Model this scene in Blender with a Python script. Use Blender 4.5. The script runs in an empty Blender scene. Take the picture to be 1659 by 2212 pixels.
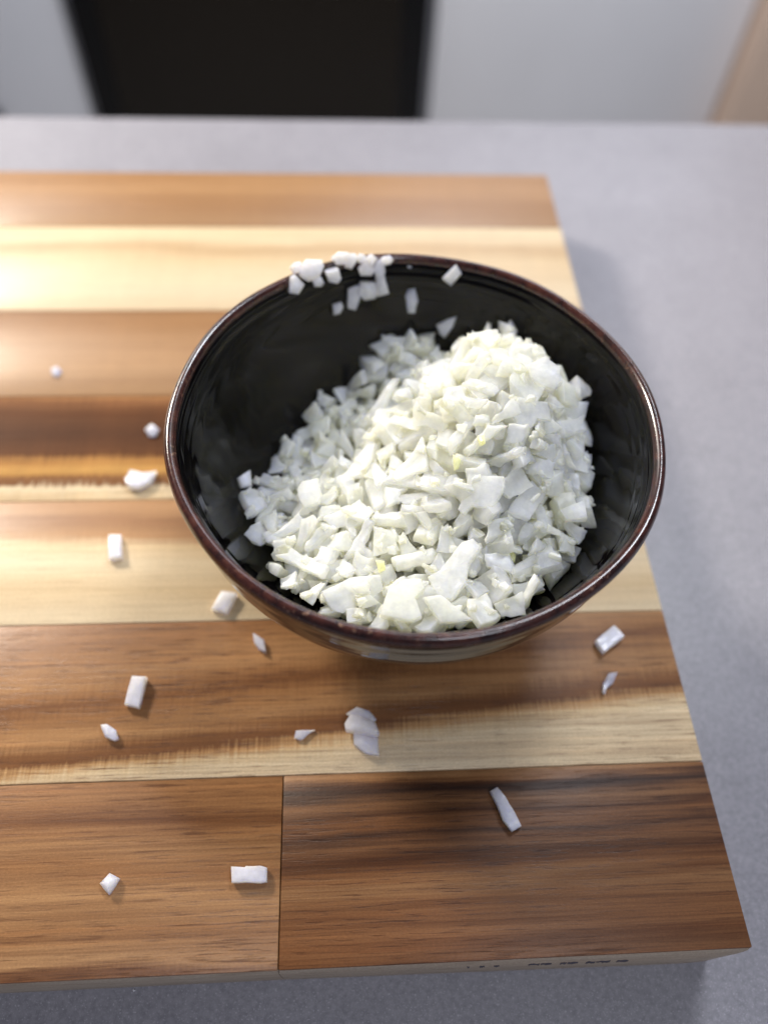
import bpy, bmesh, math, random
import numpy as np
from mathutils import Vector, Matrix, Quaternion

SC = bpy.context.scene
COL = SC.collection
H = 0.205                       # camera height above the cutting board
BOARD_T = 0.028                 # board thickness; the counter lies at z = -BOARD_T
BOWL = Vector((0.0187, 0.124, 0.0))

# ------------------------------------------------------------------ camera
def camera_axes(pitch, roll, yaw):
    fwd = Vector((math.sin(yaw)*math.cos(pitch), math.cos(yaw)*math.cos(pitch), -math.sin(pitch)))
    right = Vector((math.cos(yaw), -math.sin(yaw), 0))
    up = right.cross(fwd)
    c, s = math.cos(roll), math.sin(roll)
    return c*right + s*up, -s*right + c*up, fwd
RIGHT, UP, FWD = camera_axes(math.radians(56.65), math.radians(3.75), math.radians(5.62))
cam_data = bpy.data.cameras.new('camera')
cam = bpy.data.objects.new('camera', cam_data)
COL.objects.link(cam)
cam.matrix_world = Matrix(((RIGHT.x, UP.x, -FWD.x, 0), (RIGHT.y, UP.y, -FWD.y, 0),
                           (RIGHT.z, UP.z, -FWD.z, H), (0, 0, 0, 1)))
cam_data.sensor_fit = 'VERTICAL'
cam_data.sensor_height = 32.0
cam_data.lens = 32.0*1660/2212
cam_data.clip_start = 0.01
cam_data.clip_end = 50
cam_data.dof.use_dof = True
cam_data.dof.focus_distance = 0.183
cam_data.dof.aperture_fstop = cam_data.lens/5.1      # 5.1 mm opening
SC.camera = cam

# ------------------------------------------------------------------ light
world = bpy.data.worlds.new('World')
SC.world = world
world.use_nodes = True
bg = world.node_tree.nodes['Background']
bg.inputs['Color'].default_value = (0.62, 0.68, 0.86, 1)
bg.inputs['Strength'].default_value = 0.13

def lamp(name, loc, target, size, size_y, power, color):
    d = bpy.data.lights.new(name, 'AREA')
    d.shape = 'RECTANGLE'; d.size = size; d.size_y = size_y; d.energy = power; d.color = color
    o = bpy.data.objects.new(name, d)
    COL.objects.link(o)
    o.location = loc
    o.rotation_euler = (Vector(target)-Vector(loc)).to_track_quat('-Z', 'Y').to_euler()
    return o
lamp('key_lamp', (-0.52, 0.64, 0.47), (0, 0.13, 0.02), 0.15, 0.15, 10.2, (1.0, 0.93, 0.82))
lamp('window_light', (-0.62, 1.15, 0.74), (-0.1, 0.2, 0), 0.55, 0.45, 6.0, (1.0, 0.94, 0.86))
lamp('fill_window', (0.40, -0.6, 1.3), (0, 0.3, 0), 0.55, 0.40, 9.8, (0.88, 0.91, 1.0))
lamp('cabinet_fill_light', (0.45, 0.80, 1.15), (0.38, 1.25, 0.25), 0.4, 0.4, 23.0, (0.88, 0.93, 1.0))  # added fill with no known source, brightens the cabinet fronts

SC.render.engine = 'CYCLES'
SC.cycles.use_denoising = True
SC.cycles.max_bounces = 12
SC.cycles.diffuse_bounces = 8
SC.cycles.transmission_bounces = 4
SC.cycles.transparent_max_bounces = 6
SC.cycles.caustics_reflective = False
SC.cycles.caustics_refractive = False
SC.view_settings.view_transform = 'Standard'
SC.view_settings.look = 'None'
SC.view_settings.gamma = 1
SC.view_settings.exposure = 0.0
SC.view_settings.use_curve_mapping = False

# ------------------------------------------------------------------ helpers
def link(name, me, mat=None, parent=None, smooth=None):
    o = bpy.data.objects.new(name, me)
    COL.objects.link(o)
    if mat is not None and not me.materials:
        me.materials.append(mat)
    if parent is not None:
        o.parent = parent
    if smooth is not None:
        for p in me.polygons: p.use_smooth = True
        if smooth < 180: me.set_sharp_from_angle(angle=math.radians(smooth))
    return o
def tag(o, label=None, cat=None, group=None, kind=None):
    if label: o['label'] = label
    if cat: o['category'] = cat
    if group: o['group'] = group
    if kind: o['kind'] = kind
    return o
def empty(name, loc=(0, 0, 0)):
    o = bpy.data.objects.new(name, None)
    o.empty_display_size = 0.01
    COL.objects.link(o); o.location = loc
    return o
def bm_mesh(name, bm):
    me = bpy.data.meshes.new(name)
    bm.normal_update(); bm.to_mesh(me); bm.free()
    return me
def sight(px, py):
    """direction of sight through a point of the picture (picture 1659 x 2212)"""
    return (RIGHT*((px-829.5)/1660) - UP*((py-1106)/1660) + FWD)
def at(px, py, z=0.0):
    d = sight(px, py)
    return Vector((0, 0, H)) + d*((z-H)/d.z)

# bowl profile (radius by height): inside surface
INNER = [(.0092, 0), (.0098, .010), (.0125, .021), (.018, .032), (.026, .0415), (.036, .0492), (.047, .0547), (.055, .0574), (.0590, .0586)]
_zi = np.array([a[0] for a in INNER]); _ri = np.array([a[1] for a in INNER])
def r_in(z): return float(np.interp(z, _zi, _ri))

# ------------------------------------------------------------------ chopped onion pieces
def onion_mesh(seed, bevel=True):
    """one cut piece of an onion layer: a curved, uneven little plate; size in metres"""
    rng = random.Random(seed*7919+13)
    k = rng.random()
    if k < .50:   L, Wd, T = rng.uniform(4.2, 6.4), rng.uniform(3.6, 5.2), rng.uniform(2.1, 3.4)
    elif k < .68: L, Wd, T = rng.uniform(7.0, 11), rng.uniform(2.6, 3.8), rng.uniform(1.6, 2.4)
    elif k < .84: L, Wd, T = rng.uniform(6.5, 9.0), rng.uniform(5.0, 7.2), rng.uniform(1.7, 2.5)
    else:         L, Wd, T = rng.uniform(4.0, 6.5), rng.uniform(2.4, 3.8), rng.uniform(1.2, 1.9)
    nx, ny = (7, 4) if L > 7.4 else (5, 4)
    nz = 2
    tri = rng.random() < .28
    cx = [[rng.uniform(-.22, .22)*L for _ in range(2)] for _ in range(2)]
    cy = [[rng.uniform(-.24, .24)*Wd for _ in range(2)] for _ in range(2)]
    if tri:
        q = rng.choice((0, 1)); cy[q][0] += .32*Wd; cy[q][1] -= .32*Wd
    R1 = rng.choice((-1, 1))*rng.uniform(9, 30)
    R2 = rng.choice((-1, 1))*rng.uniform(18, 60)
    tw = rng.uniform(-.25, .25)
    ph = [rng.uniform(0, 6.28) for _ in range(8)]
    jag = rng.uniform(.04, .17)
    bow = [rng.gauss(0, .06) for _ in range(4)]
    shear = [rng.uniform(-.6, .6) for _ in range(4)]
    def pos(i, j, k):
        a, b, c = i/nx, j/ny, k/nz
        x = (a-.5)*L; y = (b-.5)*Wd
        x += (cx[0][0]*(1-a)*(1-b) + cx[1][0]*a*(1-b) + cx[0][1]*(1-a)*b + cx[1][1]*a*b)
        y += (cy[0][0]*(1-a)*(1-b) + cy[1][0]*a*(1-b) + cy[0][1]*(1-a)*b + cy[1][1]*a*b)
        y += Wd*(bow[0]*(1-b)+bow[1]*b)*math.sin(math.pi*a)
        x += L*(bow[2]*(1-a)+bow[3]*a)*math.sin(math.pi*b)*.8
        if j in (0, ny): y += jag*math.sin(ph[0]+i*1.9+j) + jag*rng.uniform(-1, 1)
        if i in (0, nx): x += jag*math.sin(ph[1]+j*2.1+i) + jag*rng.uniform(-1, 1)
        z = (c-.5)*T*(1+.18*math.sin(ph[2]+a*2.2)+.14*math.sin(ph[3]+b*2.5))
        x += shear[0]*z if i == 0 else (shear[1]*z if i == nx else 0)
        y += shear[2]*z if j == 0 else (shear[3]*z if j == ny else 0)
        if k == 1:      # cut sides bulge a little
            if i == 0: x -= .06*T
            if i == nx: x += .06*T
            if j == 0: y -= .06*T
            if j == ny: y += .06*T
        z += (y*y)/(2*R1) + (x*x)/(2*R2) + tw*x*y/max(L, 1)
        z += .05*math.sin(ph[4]+x*2.1+y*.6)+.05*math.sin(ph[5]+y*2.7)
        return (x/1000, y/1000, z/1000)
    bm = bmesh.new(); vs = {}
    for i in range(nx+1):
        for j in range(ny+1):
            for k in range(nz+1):
                if i in (0, nx) or j in (0, ny) or k in (0, nz):
                    vs[i, j, k] = bm.verts.new(pos(i, j, k))
    def quad(*q): bm.faces.new([vs[t] for t in q])
    for i in range(nx):
        for j in range(ny):
            quad((i, j, 0), (i, j+1, 0), (i+1, j+1, 0), (i+1, j, 0))
            quad((i, j, nz), (i+1, j, nz), (i+1, j+1, nz), (i, j+1, nz))
    for k in range(nz):
        for i in range(nx):
            quad((i, 0, k), (i+1, 0, k), (i+1, 0, k+1), (i, 0, k+1))
            quad((i, ny, k), (i, ny, k+1), (i+1, ny, k+1), (i+1, ny, k))
        for j in range(ny):
            quad((0, j, k), (0, j, k+1), (0, j+1, k+1), (0, j+1, k))
            quad((nx, j, k), (nx, j+1, k), (nx, j+1, k+1), (nx, j, k+1))
    bm.normal_update()
    ed = [e for e in bm.edges if len(e.link_faces) == 2 and e.calc_face_angle() > math.radians(38)]
    if bevel: bmesh.ops.bevel(bm, geom=ed, offset=.00022, segments=2, affect='EDGES', profile=.5, clamp_overlap=True)
    me = bm_mesh('onion_piece', bm)
    for p in me.polygons: p.use_smooth = True
    return me
N_VAR = 90
# ------------------------------------------------------------------ materials
class N:
    """small helper round a node tree"""
    def __init__(s, name):
        s.m = bpy.data.materials.new(name); s.m.use_nodes = True
        s.t = s.m.node_tree; s.b = s.t.nodes['Principled BSDF']
        s.out = s.t.nodes['Material Output']
    def n(s, typ, **kw):
        x = s.t.nodes.new(typ)
        for k, v in kw.items(): setattr(x, k, v)
        return x
    def l(s, a, b): s.t.links.new(a, b)
    def set(s, **kw):
        for k, v in kw.items():
            k = k.replace('_', ' ')
            i = s.b.inputs[k]
            if hasattr(v, 'is_output'): s.l(v, i)
            else: i.default_value = v
    def coord(s, kind='Object', scale=(1, 1, 1), loc=(0, 0, 0), rot=(0, 0, 0)):
        tc = s.n('ShaderNodeTexCoord'); mp = s.n('ShaderNodeMapping')
        mp.inputs['Scale'].default_value = scale; mp.inputs['Location'].default_value = loc
        mp.inputs['Rotation'].default_value = rot
        s.l(tc.outputs[kind], mp.inputs['Vector']); return mp.outputs[0]
    def noise(s, vec, scale=1, detail=4, rough=.55, dist=0):
        x = s.n('ShaderNodeTexNoise'); s.l(vec, x.inputs['Vector'])
        x.inputs['Scale'].default_value = scale; x.inputs['Detail'].default_value = detail
        x.inputs['Roughness'].default_value = rough; x.inputs['Distortion'].default_value = dist
        return x.outputs['Fac']
    def ramp(s, fac, stops, interp='LINEAR'):
        x = s.n('ShaderNodeValToRGB'); x.color_ramp.interpolation = interp
        e = x.color_ramp.elements
        while len(e) < len(stops): e.new(.5)
        for q, (p, c) in zip(e, stops):
            q.position = p; q.color = (*c, 1) if len(c) == 3 else c
        s.l(fac, x.inputs['Fac']); return x.outputs['Color']
    def math(s, op, a, b=None, c=None, clamp=False):
        x = s.n('ShaderNodeMath', operation=op, use_clamp=clamp)
        for i, v in enumerate((a, b, c)):
            if v is None: continue
            if hasattr(v, 'is_output'): s.l(v, x.inputs[i])
            else: x.inputs[i].default_value = v
        return x.outputs[0]
    def mix(s, fac, a, b, mode='MIX'):
        x = s.n('ShaderNodeMix', data_type='RGBA', blend_type=mode)
        for i, v in ((0, fac), (6, a), (7, b)):
            if hasattr(v, 'is_output'): s.l(v, x.inputs[i])
            else: x.inputs[i].default_value = v if i == 0 else (*v, 1)
        return x.outputs[2]
    def rng(s, v, a, b, c, d):
        x = s.n('ShaderNodeMapRange'); s.l(v, x.inputs[0])
        for i, q in enumerate((a, b, c, d)): x.inputs[i+1].default_value = q
        return x.outputs[0]
    def bump(s, h, strength, dist):
        x = s.n('ShaderNodeBump'); s.l(h, x.inputs['Height'])
        x.inputs['Strength'].default_value = strength; x.inputs['Distance'].default_value = dist
        s.l(x.outputs[0], s.b.inputs['Normal'])

def wood(name, y0, y1, stops, streak=.5, warp=.10, tilt=0.0, pore=.5, fiddle=.15, seed=0.0, rough=.33, sat=(.55, .42, .34), fine=.35, spec=.42):
    """acacia plank: colour bands by place across the plank, drawn out along the grain"""
    a = N(name)
    tc = a.n('ShaderNodeTexCoord'); sp = a.n('ShaderNodeSeparateXYZ'); a.l(tc.outputs['Object'], sp.inputs[0])
    v = a.math('MULTIPLY_ADD', sp.outputs[1], 1/(y1-y0), -y0/(y1-y0))
    v = a.math('MULTIPLY_ADD', sp.outputs[0], tilt, v)
    w1 = a.noise(a.coord(scale=(9, 30, 9), loc=(seed, seed*1.7, 0)), 1, 3, .5)
    w2 = a.noise(a.coord(scale=(16, 420, 40), loc=(seed*2.3, seed, 0)), 1, 4, .6)
    w3 = a.noise(a.coord(scale=(1500, 40, 40), loc=(seed, seed*.3, 0)), 1, 2, .5)      # feathering across the grain
    v = a.math('ADD', v, a.rng(w1, .2, .8, -warp, warp))
    v = a.math('ADD', v, a.rng(w2, .2, .8, -warp*.6, warp*.6))
    v = a.math('ADD', v, a.rng(w3, .2, .8, -fiddle*.07, fiddle*.07))
    col = a.ramp(v, stops)
    # dark and light grain streaks
    s1 = a.noise(a.coord(scale=(5, 190, 60), loc=(seed*3.1, seed, 1)), 1, 7, .66, .5)
    col = a.mix(a.rng(s1, .48, .72, 0, streak), col, sat, 'MULTIPLY')
    s2 = a.noise(a.coord(scale=(9, 800, 120), loc=(seed, seed*5.1, 2)), 1, 6, .72)
    col = a.mix(a.rng(s2, .40, .66, 0, fine*1.25), col, (.56, .48, .43), 'MULTIPLY')
    s4 = a.noise(a.coord(scale=(7, 420, 120), loc=(seed+4, seed*3.3, 2)), 1, 6, .68)
    col = a.mix(a.rng(s4, .53, .72, 0, fine*1.2), col, (1.42, 1.36, 1.28), 'MULTIPLY')
    # shimmer across the grain
    f1 = a.noise(a.coord(scale=(140, 9, 20), loc=(seed, 3, 2)), 1, 3, .6)
    col = a.mix(a.rng(f1, .35, .70, 0, fiddle*.7), col, (1.35, 1.32, 1.25), 'MULTIPLY')
    # pores: short dark dashes of uneven length, thicker in places
    pz = a.noise(a.coord(scale=(14, 40, 20), loc=(seed, 4, seed)), 1, 3, .6)
    p = a.noise(a.coord(scale=(90, 1700, 300), loc=(seed*.7, 1, seed)), 1, 3, .6)
    pm = a.math('MULTIPLY', a.rng(p, .55, .66, 0, pore), a.rng(pz, .35, .65, .35, 1))
    p2 = a.noise(a.coord(scale=(26, 1000, 200), loc=(seed, 9, seed)), 1, 4, .6)
    pm2 = a.math('MULTIPLY', a.rng(p2, .62, .72, 0, pore*1.2), a.rng(pz, .40, .60, .1, 1))
    col = a.mix(pm, col, (.40, .31, .26), 'MULTIPLY')
    col = a.mix(pm2, col, (.30, .21, .17), 'MULTIPLY')
    tooth = a.noise(a.coord(scale=(1400, 2600, 900), loc=(seed, 2, 2)), 1, 2, .6)
    col = a.mix(a.rng(tooth, .35, .70, 0, .45), col, (.66, .62, .58), 'MULTIPLY')
    tooth2 = a.noise(a.coord(scale=(1700, 3000, 900), loc=(seed, 7, 5)), 1, 2, .6)
    col = a.mix(a.rng(tooth2, .58, .72, 0, .5), col, (1.5, 1.45, 1.4), 'MULTIPLY')
    a.set(Base_Color=col, IOR=1.45, Specular_IOR_Level=spec)
    a.set(Roughness=a.rng(s2, .2, .8, rough-.07, rough+.10))
    hh = a.math('SUBTRACT', a.math('MULTIPLY', s2, .5), a.math('ADD', pm, pm2))
    gr = a.noise(a.coord(scale=(900, 1900, 900)), 1, 2, .5)
    a.bump(a.math('MULTIPLY_ADD', gr, .6, hh), .35, .00016)
    return a.m

PALE = (.62, .465, .275); CREAM = (.69, .555, .365); TAN = (.37, .200, .088); MID = (.27, .130, .052); BROWN = (.175, .076, .030); DARK = (.085, .034, .014); GOLD = (.50, .28, .085)
Yb = [v*H for v in (.046, .259, .476, .685, .900, 1.110, 1.355, 1.541)]       # plank boundaries
XR = .4635*H; XJ = -.080*H; XL = -.40
W_ = {}
W_['front_left'] = wood('acacia_front_left', Yb[0], Yb[1], [(0, BROWN), (.05, TAN), (.18, MID), (.34, TAN), (.50, MID), (.60, (.30, .155, .066)), (.70, MID), (.76, BROWN), (.84, MID), (1, MID)], .7, .10, .35, .9, .10, 1.3, fine=.62, rough=.38, spec=.35)
W_['front_right'] = wood('acacia_front_right', Yb[0], Yb[1], [(0, (.15, .065, .026)), (.10, (.20, .088, .035)), (.24, (.17, .075, .031)), (.36, (.26, .135, .060)), (.44, BROWN), (.50, DARK), (.57, (.17, .078, .034)), (.63, (.06, .026, .014)), (.68, BROWN), (.73, DARK), (.80, (.20, .095, .04)), (.87, (.045, .021, .013)), (.91, (.10, .045, .022)), (.95, MID), (1, TAN)], .85, .08, -.45, .9, .06, 6.1, fine=.75, rough=.42, spec=.28)
W_['second'] = wood('acacia_second', Yb[1], Yb[2], [(0, CREAM), (.10, CREAM), (.17, PALE), (.22, (.46, .27, .12)), (.27, BROWN), (.33, (.20, .09, .036)), (.42, TAN), (.56, MID), (.63, BROWN), (.70, MID), (.80, TAN), (1, MID)], .5, .055, -2.2, .95, .4, 11.0, fine=.58)
W_['third'] = wood('acacia_third', Yb[2], Yb[3], [(0, CREAM), (.22, PALE), (.45, CREAM), (.56, PALE), (.64, TAN), (.78, MID), (.9, TAN), (1, TAN)], .22, .07, .25, .22, .2, 17.5, fine=.2)
W_['fourth'] = wood('acacia_fourth', Yb[3], Yb[4], [(0, PALE), (.10, CREAM), (.14, BROWN), (.19, MID), (.24, GOLD), (.34, (.40, .20, .06)), (.42, (.11, .044, .017)), (.62, (.070, .028, .012)), (.86, (.105, .042, .016)), (.95, BROWN), (1, MID)], .45, .06, 0, .35, .5, 23.0, fine=.35, rough=.55, spec=.08)
W_['fifth'] = wood('acacia_fifth', Yb[4], Yb[5], [(0, (.33, .19, .092)), (.3, (.38, .225, .115)), (.6, (.32, .18, .085)), (.85, (.28, .15, .066)), (1, (.24, .125, .055))], .28, .1, 0, .3, .2, 31.0, fine=.25)
W_['sixth'] = wood('acacia_sixth', Yb[5], Yb[6], [(0, (.56, .43, .27)), (.2, (.60, .48, .32)), (.55, (.54, .41, .25)), (.72, (.42, .29, .16)), (.85, (.58, .46, .30)), (1, (.56, .44, .28))], .22, .1, 0, .2, .2, 37.0, fine=.15)
W_['last'] = wood('acacia_last', Yb[6], Yb[7], [(0, (.31, .175, .082)), (.35, (.26, .135, .058)), (.7, (.33, .185, .085)), (1, (.29, .16, .073))], .35, .1, 0, .3, .2, 43.0, fine=.25)
W_['edge'] = wood('acacia_sawn_edge', -.03, 0, [(0, (.44, .38, .31)), (.5, (.50, .44, .37)), (1, (.42, .35, .28))], .35, .1, 0, .3, .1, 51.0, rough=.6, fine=.3)

def mat_counter():
    a = N('grey_laminate')
    n1 = a.noise(a.coord(scale=(1, 1, 1)), 9, 5, .6)
    n2 = a.noise(a.coord(scale=(1, 1, 1)), 760, 4, .75)
    n3 = a.noise(a.coord(scale=(1, 1, 1), loc=(3, 1, 0)), 2600, 2, .6)
    n4 = a.noise(a.coord(scale=(1, 1, 1), loc=(7, 2, 0)), 160, 4, .6)
    col = a.ramp(n1, [(.3, (.212, .204, .226)), (.7, (.265, .255, .282))])
    col = a.mix(a.rng(n2, .38, .64, 0, .7), col, (.58, .58, .60), 'MULTIPLY')
    col = a.mix(a.rng(n4, .45, .75, 0, .35), col, (.72, .72, .74), 'MULTIPLY')
    col = a.mix(a.rng(n3, .60, .72, 0, .55), col, (.60, .59, .63))
    a.set(Base_Color=col, Roughness=a.rng(n2, .2, .8, .34, .48), Specular_IOR_Level=.5)
    a.bump(n2, .25, .0002)
    return a.m

def mat_glaze(name, base, dark, rough, streaks, wave=.06, spec=.5):
    a = N(name)
    z = a.noise(a.coord(scale=(18, 18, 700)), 1, 4, .6, .2)
    y = a.noise(a.coord(scale=(60, 60, 60)), 1, 4, .6)
    col = a.mix(a.rng(z, .42, .68, 0, streaks), dark, base)
    col = a.mix(a.rng(y, .5, .8, 0, streaks*.6), col, base)
    a.set(Base_Color=col, Roughness=rough, IOR=1.5, Specular_IOR_Level=spec)
    if wave: a.bump(a.math('MULTIPLY_ADD', z, .25, y), wave, .0004)
    return a.m
def mat_rim():
    a = N('iron_brown_rim')
    n1 = a.noise(a.coord(scale=(1, 1, 1)), 260, 5, .65)
    n2 = a.noise(a.coord(scale=(1, 1, 1), loc=(2, 5, 1)), 700, 3, .7)
    n3 = a.noise(a.coord(scale=(1, 1, 1), loc=(4, 5, 1)), 40, 3, .6)
    col = a.ramp(n1, [(.35, (.014, .006, .006)), (.55, (.046, .014, .011)), (.75, (.085, .028, .018))])
    wear = a.math('MULTIPLY', a.rng(n2, .58, .72, 0, 1), a.rng(n3, .48, .66, .05, .9))
    col = a.mix(a.math('MULTIPLY', wear, .75), col, (.40, .24, .16))
    a.set(Base_Color=col, Roughness=.2, IOR=1.5, Coat_Weight=.2, Coat_Roughness=.05)
    a.bump(n1, .12, .0004)
    return a.m

def mat_onion(name, white, warm, green, tint, alpha):
    a = N(name)
    oi = a.n('ShaderNodeObjectInfo')
    n1 = a.noise(a.coord(scale=(1, 1, 1)), 330, 3, .6)
    n2 = a.noise(a.coord(scale=(260, 1900, 900)), 1, 3, .6)       # fibres along the layer
    r = oi.outputs['Random']
    col = a.mix(a.math('MULTIPLY', a.rng(r, .45, 1, 0, 1), tint), white, warm)
    col = a.mix(a.rng(n1, .50, .75, 0, .55*tint), col, green)
    a.set(Base_Color=col, Roughness=a.rng(n2, .3, .7, .22, .42), IOR=1.38, Specular_IOR_Level=.5)
    a.b.subsurface_method = 'RANDOM_WALK'
    a.set(Subsurface_Weight=1.0, Subsurface_Radius=(1.0, .92, .62), Subsurface_Scale=.009, Coat_Weight=.15, Coat_Roughness=.08)
    a.set(Alpha=a.math('ADD', a.rng(n1, .3, .7, alpha-.10, alpha+.08), a.rng(r, 0, 1, -.08, .08)))
    a.bump(a.math('MULTIPLY_ADD', n2, .35, n1), .40, .00025)
    return a.m
def mat_plain(name, col, rough, spec=.5):
    a = N(name)
    n1 = a.noise(a.coord(scale=(1, 1, 1)), 6, 3, .5)
    c = a.mix(a.rng(n1, .3, .7, 0, 1), tuple(x*.95 for x in col), col)
    a.set(Base_Color=c, Roughness=rough, Specular_IOR_Level=spec)
    return a.m
M_COUNTER = mat_counter()
M_IN = mat_glaze('black_inner_glaze', (.010, .006, .005), (.0022, .0020, .0024), .05, .18, 0.0, .20)
M_OUT = mat_glaze('brown_black_outer_glaze', (.045, .028, .017), (.014, .009, .007), .08, .6, .03)
M_FOOT = mat_plain('bare_clay', (.11, .065, .045), .7)
M_RIM = mat_rim()
M_ON = mat_onion('onion_flesh', (.975, .97, .90), (.97, .955, .78), (.945, .95, .69), 1.0, .54)
M_ONB = mat_onion('onion_flesh_lilac', (.93, .89, .90), (.93, .88, .88), (.90, .87, .84), .5, .74)  # faint pink-lilac, more opaque flesh for loose and stuck bits
M_YEL = mat_onion('onion_green_core', (.82, .82, .36), (.80, .80, .32), (.76, .78, .28), 1.0, .9)
M_INK = mat_plain('stamp_ink', (.035, .028, .05), .6)
M_CAB = mat_plain('white_cabinet_front', (.80, .80, .84), .35)
M_OVEN = mat_plain('black_oven_glass', (.009, .006, .0035), .2, .25)  # warm reflection in the black glass painted in as a brown base tint
M_OVENF = mat_plain('black_oven_frame', (.004, .004, .005), .3, .2)
M_WOODP = mat_plain('beige_wood_panel', (.66, .50, .40), .5)
M_FLOOR = mat_plain('pale_floor', (.45, .43, .42), .5)
M_METAL = mat_plain('dark_metal', (.03, .03, .033), .35)
M_DROP = N('water'); M_DROP.set(Base_Color=(1, 1, 1, 1), Roughness=.03, IOR=1.33, Transmission_Weight=1.0); M_DROP = M_DROP.m

# ------------------------------------------------------------------ the setting
def box(name, lo, hi, mat, parent=None, bevel=0.0, seg=2):
    bm = bmesh.new()
    bmesh.ops.create_cube(bm, size=1)
    for v in bm.verts:
        v.co = Vector([lo[i] + (v.co[i]+.5)*(hi[i]-lo[i]) for i in range(3)])
    if bevel: bmesh.ops.bevel(bm, geom=bm.edges[:], offset=bevel, segments=seg, affect='EDGES', profile=.5)
    return link(name, bm_mesh(name, bm), mat, parent, 40 if bevel else None)
CZ = -BOARD_T
counter = box('countertop', (-1.1, -.35, CZ-.04), (1.1, .409, CZ), M_COUNTER, None, .002)
tag(counter, kind='structure')
floor = box('floor', (-2.5, -.6, -.96), (2.5, 1.6, -.93), M_FLOOR); tag(floor, kind='structure')

# across the kitchen: white tall cabinet with a black built-in oven
CY = 1.25
cab = empty('tall_cabinet', (0, CY, -.93))
tag(cab, 'white glossy tall kitchen cabinet around the black oven', 'cabinet')
def wall_at(px, py, y=CY):
    d = sight(px, py); return Vector((0, 0, H)) + d*(y/d.y)
xl = wall_at(182, 120).x; xr = wall_at(920, 120).x; xe = wall_at(1588, 120).x
ob = -.80; ot = .95
def cbox(name, x0, x1, z0, z1, mat, y0=0, y1=.02, parent=cab, bevel=.002):
    return box(name, (x0, y0, z0+.93), (x1, y1, z1+.93), mat, parent, bevel)
cbox('carcass', -1.6, xe, -.93, 1.2, M_CAB, .024, .3)
cbox('door', xr+.012, xe, -.90, 1.2, M_CAB)
cbox('door', xl-.75, xl-.012, -.90, 1.2, M_CAB)
hd = cbox('handle', wall_at(0, 250).x-.25, wall_at(0, 250).x+.008, wall_at(0, 268).z, wall_at(0, 232).z, M_METAL, -.03, -.004)
oven = empty('built_in_oven', ((xl+xr)/2, CY, ob))
tag(oven, 'black glass built-in oven in the white cabinet behind the board', 'oven')
ow = (xr-xl)/2
box('frame', (-ow, -.012, 0), (ow, .02, ot-ob), M_OVENF, oven, .004)
box('door_glass', (-ow*.84, -.018, .05), (ow*.84, -.0125, ot-ob-.06), M_OVEN, oven, .002)
pan = box('wall_panel', (xe+.004, CY-.05, -.93), (xe+.9, CY+.2, 1.2), M_WOODP, None, .002)
tag(pan, 'beige wooden panel at the right edge of the white cabinet', 'panel')

# ------------------------------------------------------------------ cutting board: planks are parts
board = empty('cutting_board', (0, 0, 0))
tag(board, 'striped acacia wood cutting board on the grey countertop', 'cutting board')
GAP = .00009
def plank(x0, x1, y0, y1, mat, flare=0.0):
    bm = bmesh.new()
    bmesh.ops.create_cube(bm, size=1)
    for v in bm.verts:
        v.co = Vector((x0+GAP if v.co.x < 0 else x1-GAP, y0+GAP if v.co.y < 0 else y1-GAP, CZ+.0004 if v.co.z < 0 else 0))
    bmesh.ops.bevel(bm, geom=bm.edges[:], offset=.00035, segments=2, affect='EDGES', profile=.5)
    return link('plank', bm_mesh('plank', bm), mat, board, 40)
plank(XL, XJ, Yb[0], Yb[1], W_['front_left'])
plank(XJ, XR, Yb[0], Yb[1], W_['front_right'])
for i, k in enumerate(('second', 'third', 'fourth', 'fifth', 'sixth', 'last')):
    plank(XL, XR, Yb[i+1], Yb[i+2], W_[k])
# pale sawn front edge, leaning out a little towards the bottom
def edge_strip(x0, x1, out0, out1):
    bm = bmesh.new(); n = 24; rows = []
    for i in range(n+1):
        t = i/n; x = x0+(x1-x0)*t; o = out0+(out1-out0)*t
        rc = min(1, max(0, (XR-x)/.012)); rc = math.sqrt(max(0, 1-(1-rc)**2)) if x > XR-.012 else 1
        o *= .25+.75*rc
        y = Yb[0]+GAP
        pr = [(y-.00002, -.0006), (y-o*.45, -.0022), (y-o*.8, -.008), (y-o, -.018), (y-o*.9, CZ+.003), (y-o*.5, CZ+.0006), (y+.002, CZ+.0005), (y+.002, -.0012)]
        rows.append([bm.verts.new((x, a, b)) for a, b in pr])
    for A, B in zip(rows, rows[1:]):
        for j in range(len(A)):
            k = (j+1) % len(A); bm.faces.new((A[j], A[k], B[k], B[j]))
    bm.faces.new(rows[0]); bm.faces.new(rows[-1][::-1])
    bmesh.ops.recalc_face_normals(bm, faces=bm.faces[:])
    return link('edge_strip', bm_mesh('edge_strip', bm), W_['edge'], board, 50)
edge_strip(XL, XJ-.0001, .0008, .0010)
edge_strip(XJ+.0001, XR-.0005, .0010, .0019)
ri = random.Random(8)
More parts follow.
